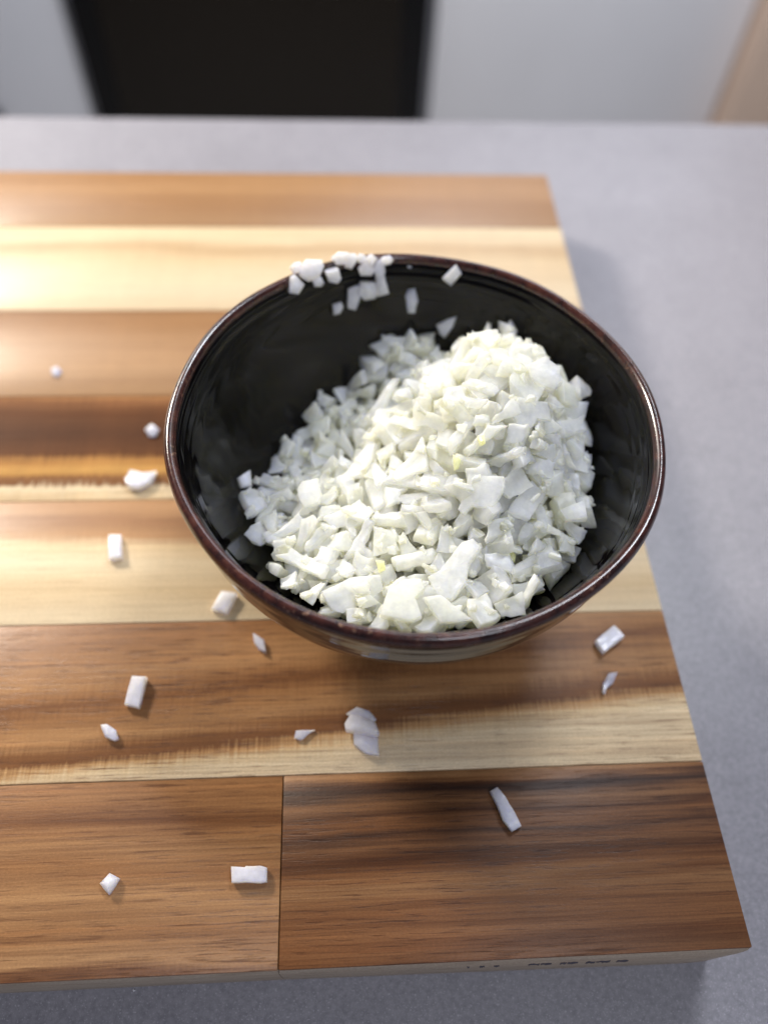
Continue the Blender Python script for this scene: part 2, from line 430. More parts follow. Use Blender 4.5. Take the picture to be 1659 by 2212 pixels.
def ink(px0, px1):                      # stamped lettering on the front edge, seen nearly edge-on
    bm = bmesh.new(); n = 6; rows = []
    for i in range(n+1):
        x = at(px0+(px1-px0)*i/n, 2060, -.006).x
        o = .0010+.0009*(x-XJ)/(XR-XJ)
        z1 = -.0043-ri.uniform(0, .0012); z2 = -.0072+ri.uniform(-.0008, .0010)
        def yy(z): return Yb[0]+GAP - o*(.45+.35*(-z-.0022)/.0058) - .00006
        rows.append([bm.verts.new((x, yy(z1), z1)), bm.verts.new((x+.0003, yy(z2), z2)), bm.verts.new((x+.0003, yy(z2)+.0002, z2)), bm.verts.new((x, yy(z1)+.0002, z1))])
    for A, B in zip(rows, rows[1:]):
        for j in range(4):
            k = (j+1) % 4; bm.faces.new((A[j], A[k], B[k], B[j]))
    bm.faces.new(rows[0]); bm.faces.new(rows[-1][::-1])
    bmesh.ops.recalc_face_normals(bm, faces=bm.faces[:])
    link('stamp_mark', bm_mesh('stamp_mark', bm), M_INK, board)
for a, b in ((1004, 1009), (1032, 1042), (1062, 1074), (1137, 1160), (1163, 1186), (1206, 1218), (1221, 1243), (1262, 1281), (1283, 1312), (1328, 1352)):
    ink(a, b)

# ------------------------------------------------------------------ bowl
bowl = empty('ceramic_bowl', BOWL)
tag(bowl, 'dark brown glazed ceramic bowl of chopped onion on the board', 'bowl')
rb = random.Random(3)
WOB = [(k, rb.uniform(0, 6.28), rb.uniform(.00004, .00016)) for k in (2, 3, 5, 8)]
def lathe(name, prof, mat, n=160, wob=1.0, closed=False):
    bm = bmesh.new(); rows = []
    for z, r in prof:
        if r < 1e-7: rows.append([bm.verts.new((0, 0, z))]); continue
        row = []
        for a in range(n):
            t = 2*math.pi*a/n
            d = sum(am*math.sin(k*t+p) for k, p, am in WOB)*wob*(z/.06)
            row.append(bm.verts.new(((r+d)*math.cos(t), (r+d)*math.sin(t), z+d*.6)))
        rows.append(row)
    pairs = list(zip(rows, rows[1:])) + ([(rows[-1], rows[0])] if closed else [])
    for A, B in pairs:
        for a in range(n):
            b = (a+1) % n
            if len(A) == 1: bm.faces.new((A[0], B[a], B[b]))
            elif len(B) == 1: bm.faces.new((A[a], B[0], A[b]))
            else: bm.faces.new((A[a], B[a], B[b], A[b]))
    bmesh.ops.recalc_face_normals(bm, faces=bm.faces[:])
    return link(name, bm_mesh(name, bm), mat, bowl, 180)
def smooth_profile(pts, n):
    """Catmull-Rom through the profile points"""
    P = [Vector(p) for p in pts]; P = [2*P[0]-P[1]] + P + [2*P[-1]-P[-2]]; out = []
    for i in range(1, len(P)-2):
        for k in range(n):
            t = k/n
            out.append(.5*((2*P[i]) + (P[i+1]-P[i-1])*t + (2*P[i-1]-5*P[i]+4*P[i+1]-P[i+2])*t*t + (3*P[i]-P[i-1]-3*P[i+1]+P[i+2])*t**3))
    out.append(P[-2]); return [(p.x, max(p.y, 0)) for p in out]
pin = smooth_profile(INNER, 8)
pin = [(z, r + (.00016*math.sin((z-.048)*2600)*min(1, (z-.048)/.003) if z > .048 else 0) if r > .004 else r) for z, r in pin]
lathe('inner_wall', pin, M_IN)
pout = smooth_profile([(.0564, .0606), (.052, .0601), (.0435, .0588), (.036, .0560), (.026, .0500), (.016, .0400), (.008, .0292), (.0058, .0258), (.0052, .0252)], 6)
pout = [(z, r+.00005*math.sin(z*1300)) for z, r in pout]
lathe('outer_wall', pout, M_OUT)
lathe('foot_ring', [(.0055, .0254), (.003, .0250), (.0010, .0247), (.0006, .0240), (.0006, .0215), (.0012, .0210), (.004, .0205), (.0045, .0)], M_FOOT, 96, 0)
lathe('rim', [(.0588, .0584), (.0596, .0588), (.0601, .0594), (.0602, .0600), (.0600, .0606), (.0594, .0611), (.0585, .0614), (.0575, .06145), (.0567, .0611), (.0562, .0604), (.0565, .0595), (.0572, .0586)], M_RIM, 200, 1.0, True)

# ------------------------------------------------------------------ the heap: piece shape, place (1e-5 m from the bowl's centre) and turn of every piece after settling
SHOWN = (
    '18,914,-3142,4369,270,-70,-117,953 70,2923,739,5961,833,64,46,548 37,2682,-1944,4907,456,65,90,-883 18,2693,272,5667,24,99,-77,992 85,-49,-751,4744,146,253,-3,-956 18,1575,-4025,4181,-35,-372,-57,926 9,1504,-1520,5266,54'
    '8,50,-265,792 48,3727,-1834,4401,-112,-621,-189,753 68,-1271,70,3873,468,129,-154,-860 67,-233,-3291,4447,86,59,-33,-994 16,2297,-1606,5092,928,165,-5,332 49,813,1650,5265,183,168,57,-967 74,1607,-2164,4975,249,474,-83,-'
    '840 40,-2879,-3035,3940,947,-102,-76,-294 14,112,401,4560,-3,360,-204,-910 22,3065,-3243,4296,537,122,-88,830 50,3507,1920,5680,476,131,132,860 72,-4234,-849,3398,-516,-37,-135,-845 38,-582,655,4303,843,243,-419,235 70,-'
    '723,-1126,4113,944,-144,-149,259 26,514,-1355,4794,-124,70,-99,-985 80,475,397,5220,-213,172,361,-892 80,-1154,-3269,4055,98,-172,57,-979 28,1139,343,5704,844,-157,104,-503 54,-876,-2665,4359,709,209,79,-669 52,1884,-260'
    '3,4766,974,171,59,133 58,219,-2457,4453,-272,147,-125,-943 56,3420,-1374,4807,927,303,221,16 7,-1364,-2503,4169,510,125,-8,-851 33,2446,-467,5747,962,265,45,-54 64,1895,-3449,4425,61,21,-54,996 40,4158,301,5029,-248,277,'
    '-137,918 24,4168,1285,5219,-8,355,-150,923 76,698,4358,3845,234,433,-35,870 67,1216,-221,5545,913,-14,-50,404 40,-3758,32,3036,940,-94,-177,-275 38,703,-4111,4096,381,187,-300,854 38,783,-598,4857,515,164,-23,-841 30,233'
    '9,-2463,4417,709,18,281,-647 28,-2851,-1183,3643,425,-56,172,-887 13,4407,-1768,4069,667,249,562,421 12,-2822,-2211,3831,452,355,-86,-814 47,956,-1545,5129,931,-185,245,-199 7,1601,-551,5713,923,171,-192,286 33,3153,-116'
    '8,5135,91,184,-114,972 42,2085,1306,5842,-430,124,-29,-894 81,-2418,-2263,3927,932,38,-79,352 75,1854,-3020,4582,960,-161,-223,55 45,1233,-988,5200,-31,214,618,-756 76,-2416,1128,2976,-254,-43,229,-939 40,-244,-968,4452,'
    '955,80,-202,-199 81,-690,-2108,4415,978,-65,-150,-133 58,-1277,1910,3414,303,158,-153,-927 16,377,-1903,4786,727,-135,-295,-606 47,-3418,-2547,3765,-703,-17,-21,-711 60,487,-3599,4371,932,52,41,-355 75,915,-2554,4665,909'
    ',26,30,414 20,1695,1588,5886,739,-481,-340,327 59,2233,2973,5442,972,-23,-114,205 61,-169,-4270,4424,394,-3,256,-883 42,15,-3826,4106,-5,-197,303,-932 16,2148,-504,5261,905,328,-217,160 39,4412,128,4588,-519,294,-139,791'
    ' 64,-1410,-1678,4158,910,-69,-86,-399 86,-1850,-2543,4093,922,17,280,-266 7,2172,-1063,5478,100,499,441,-740 16,-1418,-3822,4236,499,-42,-435,-748 88,99,-1583,4485,987,-80,-139,23 56,-2049,-3227,3774,987,-65,-90,-117 15,'
    '2461,1330,6142,830,-532,141,86 6,4350,967,4638,-54,197,-236,950 84,578,-2836,4623,664,155,-45,730 22,-3150,-1901,3492,897,384,-77,202 79,811,-2028,4703,797,252,164,523 34,1695,880,6019,-241,107,87,-961 78,-1623,-786,3660'
    ',632,170,-214,-725 47,3699,-2853,4177,93,126,-25,987 79,-2035,-1847,3969,966,177,-170,79 25,-2328,-2863,4016,-811,132,156,-549 71,1845,-293,5640,775,41,-123,619 64,-4035,-1879,3489,889,3,-36,-457 20,-2477,2057,2844,-627,'
    '185,196,-731 10,-446,2374,3625,-479,91,-124,-864 34,3083,-2193,4619,545,192,30,816 89,-547,-3997,4355,258,32,599,-757 27,2236,0,5947,917,203,-37,341 52,-861,4229,3450,810,-58,-230,-537 71,1624,-569,5379,814,-43,-247,523 '
    '16,4283,-326,4352,978,60,180,-91 30,-760,3990,3242,-158,204,86,-962 84,3922,-2355,4156,287,229,0,930 20,869,-187,5164,959,-78,-93,-256 27,-1731,-789,3895,-595,-87,-144,-786 31,2463,-3520,4359,-163,101,-544,817 89,-838,-3'
    '581,4230,354,-165,200,-899 11,4561,-559,3946,924,67,253,-280 85,2312,-1773,4653,938,193,284,-56 59,-2610,2708,2739,-160,284,-508,-797 66,1281,-4092,4382,526,36,252,811 62,1622,-2125,4519,994,-11,-84,-66 35,1673,-2763,444'
    '1,954,-136,268,-16 18,-965,-867,3517,-197,39,-30,-979 27,3336,39,5526,866,150,111,-463 29,1945,246,5761,412,-346,-193,-821 36,2665,-2693,4516,482,144,101,-858 47,2632,-941,5457,802,-74,227,-547 12,-958,-536,4234,-554,148'
    ',23,-819 80,1367,2644,5173,784,-398,-358,314 18,1041,2744,4620,936,-242,-140,213 25,3589,-802,4929,211,411,-206,863 18,2843,-820,5026,910,46,209,-355 55,1411,-1752,4782,175,115,88,-974 5,-663,1470,3976,573,80,-58,-814 46'
    ',3297,-256,5243,109,105,-300,942 50,-6,4463,3766,899,-63,-390,188 34,1580,-3353,4269,688,20,456,-564 53,4577,1705,4710,290,216,-497,789 89,-596,-1428,4438,735,31,-9,-678 89,-162,-2190,4393,747,57,105,-654 79,-3458,1452,2'
    '697,-830,50,259,-491 41,1397,662,5473,-48,113,-4,-992 55,11,2265,4055,-707,533,-217,-411 12,-1601,1002,3236,801,342,-138,-471 75,4218,-1189,4241,661,78,70,743 39,-337,4671,3765,321,144,79,-933 86,1335,1812,5594,-111,561,'
    '-506,-646 27,3212,-714,5245,900,252,320,156 28,-24,729,4700,780,-484,-39,-395 88,3042,-359,5604,769,229,47,595 5,3367,-3341,3885,-299,75,-7,951 67,-3079,-28,3202,783,-43,-35,-620 64,2371,1917,5909,750,-190,219,-595 36,28'
    '56,1696,5945,281,-110,4,953 89,-1811,-3324,4095,-435,149,-77,-884 61,2234,994,5547,984,-53,-129,-111 84,-347,-2897,4371,573,16,-155,805 23,-1793,236,3368,527,9,140,-838 36,-3646,-1670,3588,812,99,-5,-575 24,3788,-2826,37'
    '31,841,-40,38,539 7,1930,2557,5557,-500,91,159,-846 65,-2639,-160,3246,-649,31,-30,-760 25,1091,945,5660,993,-36,-89,72 36,1616,441,5856,959,-256,67,105 64,478,3013,4240,586,408,-158,-682 77,-58,1711,4043,-650,58,50,-756'
    ' 51,-2962,917,2637,-129,65,-212,-967 31,-2246,-1480,3850,991,92,24,94 42,-1422,-3044,3797,214,410,4,-887 24,1772,947,5824,196,129,-45,-971 35,-1423,3704,3027,15,532,212,-820 27,3267,1358,5883,-644,185,-360,649 84,-300,45'
    '71,3907,-222,54,206,-952 47,-568,2976,3478,-510,528,101,-672 43,197,2292,4380,-132,-153,58,-978 84,-2357,-970,3662,-234,272,-127,-925 27,-1109,3369,2982,978,78,-192,-16 86,271,1210,4868,-305,419,497,-696 54,-2746,-596,34'
    '64,534,118,124,-828 31,523,-919,4949,-546,112,144,-817 17,-661,156,4260,70,311,-153,-935 87,292,3571,3616,916,116,65,379 36,78,3895,3822,-65,62,110,-990 11,1380,-497,5014,830,4,-251,498 43,-418,-350,4321,959,-29,-172,-22'
    '2 86,-2209,357,3370,-589,551,46,-590 89,3578,552,5656,394,161,170,889 80,-2761,2244,2543,970,117,-40,208 28,1643,2342,5296,-393,629,-193,-642 31,454,-387,5103,806,-210,-5,554 36,-3543,-649,3396,178,283,610,-718 31,124,-2'
    '267,4663,804,142,-107,-568 52,-608,-2624,3964,981,11,-99,168 78,3436,513,5395,959,-141,58,-238 28,-2028,1675,3044,-653,198,-16,-731 31,-3892,-1243,3382,269,-80,426,-860 34,-3174,1683,2628,-699,29,11,-715 21,2968,-2235,42'
    '52,-261,98,-420,863 75,115,-4095,4204,958,-123,-259,-3 25,2754,3323,5242,643,-305,112,694 70,-920,-3968,3854,-751,-24,34,-658 84,-3756,928,2670,-594,184,-20,-783 89,-1329,1198,3594,665,351,78,-655 38,-3826,-757,3073,376,'
    '-224,-419,-795 45,-1482,-1690,3856,901,-92,-51,421 26,1151,547,5064,970,-232,-28,68 60,2404,-1085,4973,944,195,216,-158 88,-3179,-841,3082,-171,23,341,-924 88,-2307,-242,3309,-736,56,66,-672 75,-2165,3284,2664,-309,-375,'
    '807,-335 27,-1754,2347,3016,-712,92,-147,-681 84,-200,4074,3822,-107,455,186,-864 84,-2485,735,3110,935,31,310,169 89,-195,-1909,4530,797,-589,94,93 12,-2724,-1398,3389,947,-197,-85,-240 84,-1708,2856,2918,210,106,-123,-'
    '964 36,2841,-3044,4405,437,-272,243,-822 3,-91,4088,3076,807,260,341,-405 84,-1816,3366,2779,806,-68,360,-466 12,3959,366,4732,309,576,44,756 13,1127,-904,4492,728,85,56,-678 51,2698,-2751,3630,138,123,-226,956 39,-2819,'
    '1708,2492,-311,301,-64,-899 79,2867,-376,5434,450,277,-47,847 49,-899,-352,3821,-371,216,14,-903 55,-728,-1494,3958,-708,296,-7,-641 81,-3692,-314,3030,944,-274,177,39 61,4628,805,4207,645,-191,309,-672 17,2984,2782,5503'
    ',-426,249,-180,851 44,-3845,-1496,3171,626,10,-53,-778 63,3795,-619,4574,281,314,-120,899 72,3429,1327,5543,445,126,274,843 58,1680,3549,4722,574,17,-294,-764 36,-3536,-2146,3596,891,-231,342,189 84,-2028,-362,3560,122,7'
    '4,-158,-977 46,3111,3986,4533,652,-410,630,-100 42,-2127,2666,2483,195,58,-76,-976 31,-3255,748,2823,48,368,-30,-928 10,-116,-1174,3705,-466,192,188,-843 32,339,-1975,4178,542,115,2,-832 86,3266,-2745,4020,822,-66,163,-5'
    '42 36,-1029,983,3831,825,-354,-346,273 85,-2208,-1330,3466,804,-9,-199,-560 69,-2265,-2540,3723,519,59,-38,-852 21,255,-3070,3977,359,-69,-400,841 81,3738,-1066,4450,944,5,209,-256 17,2009,-824,4909,677,10,-64,733 22,-26'
    '06,-2219,3356,-542,-195,-284,-767 7,983,3638,4120,-627,-20,-136,-767 27,2792,2259,5602,-905,131,59,400 84,3953,-552,4808,840,-151,516,-76 79,-1732,1986,2832,183,121,-101,-971 66,-2031,2844,2696,964,-155,72,206 10,447,415'
    '6,3518,969,72,170,-165 86,518,1876,4920,905,160,-352,-179 7,-1647,-2597,3720,646,152,421,-618 17,-145,3785,3508,934,296,156,-128')
BURIED = (
    '59,-566,679,3259,716,-246,-418,503 67,1654,1393,4922,169,146,-104,-969 3,2913,126,4915,-113,254,-312,908 16,-592,-3465,3398,728,47,-32,-684 49,1219,3733,3058,-176,176,-218,-944 5,-1005,-2811,3384,927,-183,-57,-323 40,-23'
    '0,2601,2834,-312,295,-153,-890 1,1816,-1377,4391,336,-198,375,-841 62,-89,1302,3572,959,-94,-267,-4 74,4458,-1330,3726,899,181,209,339 79,2413,3871,3684,945,-313,-88,-40 83,-698,1494,3130,-509,682,297,-434 52,2241,-3097,'
    '3529,991,95,55,81 27,1558,2463,4331,308,118,-308,-893 4,4190,-827,3465,406,292,16,866 71,287,-2360,3769,17,59,188,-980 72,-1186,3351,2376,299,131,94,-940 53,282,-4377,3566,836,-48,-107,535 55,-3475,467,2499,368,43,-149,-'
    '917 77,-1722,-3567,3296,984,-5,-56,-168 64,-8,2929,2988,-7,263,185,-947 17,1930,894,5105,542,100,-73,-831 80,3388,2298,4574,652,55,146,742 23,-1478,-755,3027,925,-89,-258,263 5,497,1918,3849,866,-480,-124,70 3,1699,2915,'
    '4531,74,160,-229,-957 59,-2930,347,2516,449,36,133,-883 17,-1546,2748,2091,331,262,-45,-906 43,-259,-3253,3620,500,-95,147,848 23,2914,3694,3844,943,-313,107,44 36,2519,2179,4860,934,-318,-139,-84 72,915,3364,3272,-249,2'
    '75,-189,-909 69,910,-2194,3940,994,78,-73,24 9,-105,424,3673,366,192,16,-910 25,3372,-2104,3463,975,-118,188,-23 67,3430,-1315,3805,922,122,197,311 66,2703,1335,5073,-379,258,60,886 38,1012,4160,3355,675,-294,19,676 60,-'
    '709,3997,2776,792,49,-231,563 25,1884,-2781,3899,227,88,-153,958 43,-890,3104,2597,-797,169,134,-564 13,-1802,1704,2224,746,-61,-225,-624 11,-967,-1859,3493,435,9,-303,-848 0,1140,-4232,3625,933,153,184,-271 2,-1354,1042'
    ',2591,613,-2,-102,-783 13,-1146,-2,3136,-157,367,-72,-914 75,2852,-2217,3772,988,124,89,1 72,-1562,569,2847,223,-22,18,-974 88,-3312,-2273,2906,-58,-13,-110,-992 89,2416,-4086,3722,-198,227,65,951 67,-440,-4700,3844,285,'
    '-205,-202,-914 32,1832,519,5263,555,-164,-305,756 30,692,489,4468,-412,218,62,-882 59,-597,-2072,3844,677,-182,-107,-705 29,2982,2688,4825,-669,133,119,722 83,-2680,-1180,2790,89,49,-8,-995 69,-2118,-838,2803,957,-211,-1'
    '99,-10 8,2760,1866,5280,-473,8,92,876 60,-3835,-1057,2698,-540,15,-55,-840 2,-107,-296,3803,917,77,-176,-349 2,-1890,-1705,3100,867,77,-95,-482 41,-2984,-2774,3210,-691,-74,-37,-718 88,-1237,2745,2421,974,-117,-140,134 2'
    '9,-1485,1951,2549,-444,349,208,-799 68,-3469,-1572,2980,384,25,-63,-921 41,-147,-4229,3901,-62,-109,-31,-992 46,1712,3537,3655,-665,398,26,-631 72,1416,46,4832,-493,191,201,-825 3,-1180,1376,3233,-522,241,47,-817 88,-249'
    '3,1166,2047,784,-150,-95,-595 17,1260,-2490,3874,458,-3,412,-788 56,-971,-2451,3657,916,-26,-77,393 9,1907,-3892,3928,583,104,-172,-787 74,1768,-3218,3872,687,45,-47,724 79,720,-3658,3492,947,54,-25,315 71,-246,1782,3472'
    ',828,-472,-182,243 28,509,-1131,4089,795,-122,-345,484 11,2992,-1829,4113,474,209,-197,832 17,3184,-689,4303,-117,228,-102,961 15,-1139,476,3380,900,-271,-3,341 62,-1201,-4550,3716,900,-252,-78,-348 15,262,1272,4090,53,8'
    '7,95,-990 9,650,-2725,4058,783,282,95,-546 47,-2989,-523,2440,275,53,25,-960 18,-1584,-1604,3506,713,14,-124,-690 66,-2098,-3685,3494,874,64,-154,-457 42,-496,3229,3098,-618,166,-49,-767 5,-102,-651,4117,862,33,-105,495 '
    '60,1016,2731,3727,306,122,-281,-901 88,3939,685,4226,837,135,263,460 79,3172,-2744,3803,926,94,288,227 3,-593,2270,3310,-551,323,-99,-763 74,-2851,-3332,3508,330,110,7,-938 34,1291,-3547,3508,822,-34,53,-566 46,2351,2978'
    ',4516,631,50,-108,-767 53,1853,-2464,4192,799,74,-45,595 78,3311,1432,5064,290,148,168,930 27,2243,-1849,4093,874,130,200,-423 77,3054,-380,4837,373,357,-152,843 41,1815,2244,4761,816,161,-141,-538 73,-2683,-553,2887,6,2'
    '20,-122,-968 30,3036,708,5151,-254,302,-85,915 23,1030,-3094,3982,885,194,83,414 71,-1776,-2780,3142,476,-157,-23,-865 65,4111,-281,4010,616,-137,222,-743 66,-2490,-3648,3736,998,-29,-59,-22 77,1041,1288,4566,-19,357,-52'
    ',-933 5,-2423,2053,2129,960,-67,163,-216 25,-1669,-285,2824,-276,158,-11,-948 66,-267,-2068,4174,920,-111,144,-347 20,3293,2012,5446,831,-90,279,473 85,1522,1975,4973,812,-29,-331,-480 46,769,1728,4577,780,-101,-410,-461'
    ' 67,-2335,-1708,3289,984,29,-130,-118 12,3756,1722,4445,902,-42,316,290 7,771,-4711,3932,63,29,38,997 28,-2337,-2960,3450,564,40,-42,-824 6,4282,253,4220,815,250,89,515 84,4163,2047,3967,-732,268,-180,599 48,3853,2861,47'
    '47,-651,400,-334,552 55,1167,3325,3807,943,-301,-12,-144 34,-3082,-1620,3210,807,286,-35,-516 87,-2163,356,2969,859,-244,-243,380 17,2667,-1100,4324,17,211,-105,972 78,-3811,-97,2721,974,-130,-66,-174 87,2794,-3658,3726,'
    '829,-158,31,-536 38,3521,266,4930,966,102,220,-91 89,1537,-901,5024,441,-37,-553,705 37,3713,-938,4155,894,67,294,-333 0,2371,1645,5636,880,-154,-122,-433 3,333,3509,3071,-755,358,241,-494 78,4044,1087,4479,939,87,244,22'
    '5 52,408,2921,3825,368,59,-342,-863 47,624,2271,4393,-93,177,-136,-970 40,2329,-438,4862,702,196,-60,682 27,-2107,-2154,3517,-554,72,130,-819 19,3625,-1688,3611,817,-26,150,556 43,609,-253,4264,969,39,-245,-9 66,2151,-11'
    '73,4658,958,197,126,163 43,3183,-1228,4387,331,256,-145,896 80,2162,-8,5261,956,162,-209,130 86,202,2257,3424,-609,342,28,-715 17,902,-1376,4473,982,106,-126,-91 39,4014,2521,4084,-767,423,40,480 46,4103,-1678,3304,756,-'
    '222,169,-591 35,3406,1013,5371,9,245,77,966 86,-1009,3563,2806,675,341,72,-650 89,2283,783,5249,745,67,-141,649 16,-2183,1182,2563,887,-90,-248,-378 5,-823,1151,3642,-411,96,-80,-903 27,633,-1868,4508,688,-51,85,-719 58,'
    '-956,2766,2804,971,141,15,-192 81,1910,3920,3429,-182,461,-331,-803 79,-151,992,4057,-20,-128,-192,-973 26,2771,3443,4669,644,-419,196,610 74,3354,3480,4311,-447,265,207,829 66,1893,-4248,3562,234,-167,192,938 65,-1518,-'
    '3841,3598,840,22,-75,536 34,-2027,-4137,3587,-166,44,137,-976 84,2344,2602,4795,-581,134,-69,-800 79,-1504,-2408,3343,408,-198,304,-837 64,2771,-3243,4005,598,33,111,-793 33,-3270,-1284,2552,-208,-4,163,-964 66,4382,929,'
    '3571,849,209,292,387 35,81,3142,3285,724,176,-96,-660 67,2495,2662,5048,-767,-34,-221,-601 22,-1738,-375,3181,728,-102,-181,-654 31,2402,2120,5662,278,8,-103,-955 36,-1660,2332,2723,935,-231,22,-267 59,1691,1254,5464,-78'
    '6,225,88,-569 75,1454,-3142,4164,728,107,-71,673 31,974,1641,4835,790,88,-261,-547 18,3077,2893,5060,-512,257,61,818 31,292,-2784,4190,792,188,-4,-580 0,1982,3560,4173,310,136,-345,-875 43,807,1179,4845,557,444,-81,-697 '
    '86,1634,4257,3465,958,-252,-125,59 7,-1546,-4476,3951,-272,12,-361,-892 36,1930,-1339,4998,924,282,214,146 85,1207,3671,3850,799,-200,-125,-553 17,1364,2073,5068,-748,219,31,-626 53,2065,-3316,4113,669,78,212,-708 60,382'
    '9,-1589,3878,854,-33,97,510 7,-2910,-3227,3738,-838,74,60,-537 80,2132,2545,5239,-234,152,-129,-952 71,2904,-1856,4512,949,179,226,-128 43,-386,287,3844,977,-119,-179,4 36,-553,-2451,4244,890,36,-188,-414 13,39,-246,4459'
    ',601,-186,-203,-751 17,3768,-2635,3914,625,-37,-23,779 31,154,-4456,4178,-749,418,-28,514 24,-2136,-695,3441,-121,382,-483,-778 88,763,3190,4088,857,-128,-63,-496 39,3929,1547,5017,386,417,354,743 84,-2921,-456,3054,-72,'
    '74,-174,-979 22,4372,1822,4316,783,24,375,496 17,-727,-3895,4129,946,-104,-218,214 36,1851,1914,5606,-884,173,66,-429 67,-1956,1445,2845,970,56,-192,-135 60,2433,-4105,4071,-719,-143,-52,678 46,2184,4014,4363,510,17,-263'
    ',-819 66,4041,-2364,3910,957,266,110,24 12,2050,4312,3822,973,-131,-144,-124 36,1079,-1287,4705,984,97,-111,100 12,3430,2454,5338,886,144,185,-400 17,-383,-2901,4141,52,105,165,-979 27,-399,-3264,4100,975,-157,-155,-28 2'
    '4,348,1320,4537,622,-125,92,-768 84,-3258,147,2709,-551,213,-264,-763 31,-1678,-3564,3808,-594,40,49,-802 47,-52,2747,3416,948,-90,-278,-128 89,4148,-1824,3953,762,-82,617,180 88,4416,2389,4382,561,218,238,762 28,2175,31'
    '22,5098,6,196,-35,-980 36,3909,676,5162,-501,274,-222,790 79,-2638,554,2933,-50,123,-392,-910 29,32,-1391,4183,943,-50,-156,288 35,-560,-4852,4214,-16,7,-80,-997 36,-3357,-2503,3548,970,184,-86,-134 89,-984,-4471,4091,-3'
    '92,23,-53,-918 64,3006,1425,5740,-691,-127,-76,708 64,1887,3260,4651,413,-49,-303,-857 81,-1492,2687,2640,-570,297,79,-762 34,3467,-1437,4499,52,212,29,976 89,-950,772,3694,919,-19,-318,-233 84,2852,-2917,4215,939,10,158'
    ',-305 52,-2067,-3776,3906,979,-113,-170,14 75,-2657,-2012,3615,-719,87,23,-689 31,3333,-1920,4197,460,285,48,840 42,3518,3525,4635,-864,344,86,357 88,4444,1465,3954,922,46,301,240 81,2699,4041,4415,-221,213,161,938 36,-1'
    '798,-1506,3773,887,-264,-4,378 48,4504,-145,3541,839,171,179,485 54,-1101,2152,2969,-400,-76,228,-885 84,-1064,-1954,3976,174,344,157,-909 86,1508,3523,4366,729,-105,-324,-594 39,882,-4687,4169,930,-42,50,363 34,3987,286'
    '3,4227,-842,4,170,512 86,4501,803,3791,14,312,-44,949 47,-128,1129,4363,189,-136,247,-941 84,2410,-3587,4158,997,-8,71,41 13,3779,2401,4939,-583,317,-185,724 36,607,2527,3925,443,84,-239,-860 75,2728,-1268,4812,832,27,55'
    '3,-21 17,-815,1693,3545,-55,295,-243,-923 84,641,2087,4618,960,-21,-241,139 84,825,797,5245,733,81,-103,-667 84,-1968,-2444,3834,776,7,412,-478 27,-737,37,3995,-595,345,-34,-725 81,413,4377,3251,273,239,-43,931 25,-1521,'
    '3352,2592,694,126,75,-705 66,2273,-2937,4351,592,-348,-158,-709 31,2795,-3915,4086,-321,-176,49,929 69,-1537,-4592,4241,987,-138,-21,79 66,-1362,511,3584,923,-32,-292,-249 31,-2139,-3934,4126,885,-385,-262,10 33,-1443,-4'
    '232,4260,854,-464,10,234 16,1973,-4564,4348,994,57,-49,74 89,257,-4985,4138,159,-6,145,977 84,-2567,-3878,4009,919,-63,-88,379 60,1908,4169,4130,918,-279,70,-274 66,1337,4144,3802,364,-242,-252,-863 11,4222,2313,4921,-41'
    '0,425,-188,785 36,2972,4021,4004,945,-224,194,-141 7,2383,3916,4778,-617,426,215,-625 66,-3212,-3512,3848,688,73,-191,-696 79,-217,2636,3845,903,-11,-320,-285 36,815,-4379,4358,894,211,-121,377 71,-973,-4829,4375,-203,43'
    '3,-55,-876 79,3170,3656,4867,-739,168,94,645 44,1350,-4670,4420,577,-3,51,815 7,2521,-4218,4287,-514,67,-496,696 66,-1942,857,3200,745,-277,-436,422 34,3432,3033,5179,120,205,92,967 79,542,-4704,4419,-467,-222,-1,856 31,'
    '-906,2601,3269,861,-422,-199,-202 27,-3478,-3152,3765,362,-453,-373,-724 36,4451,-1440,3973,-276,203,-144,928 89,-1704,-4156,3959,-759,350,-279,-473 31,4122,1809,5110,740,-39,231,-630 71,37,-5031,4439,942,-188,-104,-258 '
    '79,1003,2171,5125,355,350,-123,-858 34,-2940,1193,2855,358,623,531,-449 36,-2248,-4334,3918,175,-140,-742,-632 84,3986,1738,5331,641,-527,533,-165 31,-629,-4989,4485,-393,-223,-219,-865 31,-624,890,3919,539,-587,582,-165'
    ' 86,4730,12,3852,-126,462,-196,856 79,-3621,-2743,3375,591,-324,-315,-668 89,827,4636,3520,695,225,-393,559 31,-1002,-2452,3940,758,89,5,646 75,3703,2489,5344,574,55,252,777')
VARIANT = []
for i in range(N_VAR):
    me = onion_mesh(i); me.materials.append(M_ON); VARIANT.append(me)
def decode(s):
    for t in s.split():
        q = [int(x) for x in t.split(',')]
        yield q[0], BOWL+Vector(q[1:4])*1e-5, Quaternion(q[4:8]).normalized()
def picture(p):
    q = p-Vector((0, 0, H)); d = q.dot(FWD)
    return 829.5+1660*q.dot(RIGHT)/d, 1106-1660*q.dot(UP)/d
def shape_word(me):
    lo = [min(v.co[i] for v in me.vertices) for i in range(3)]; hi = [max(v.co[i] for v in me.vertices) for i in range(3)]
    a, b, c = sorted((hi[i]-lo[i] for i in range(3)), reverse=True)
    if a > 1.9*b: return 'long narrow onion stick'
    if a > .0075: return 'broad flat onion flake'
    if c < .0024: return 'thin onion chip'
    return 'small chunky onion dice'
def zone_word(px, py):
    if py > 1215: return 'along the front rim inside the bowl'
    if py < 830 and px < 1000: return 'on the blurred back lump of the heap'
    if px < 740: return 'on the shaded left foot of the heap'
    if px > 1130: return 'on the right flank of the heap'
    if py < 930: return 'on the top crest of the heap'
    return 'on the bright middle slope of the heap'
WORD = [shape_word(m) for m in VARIANT]
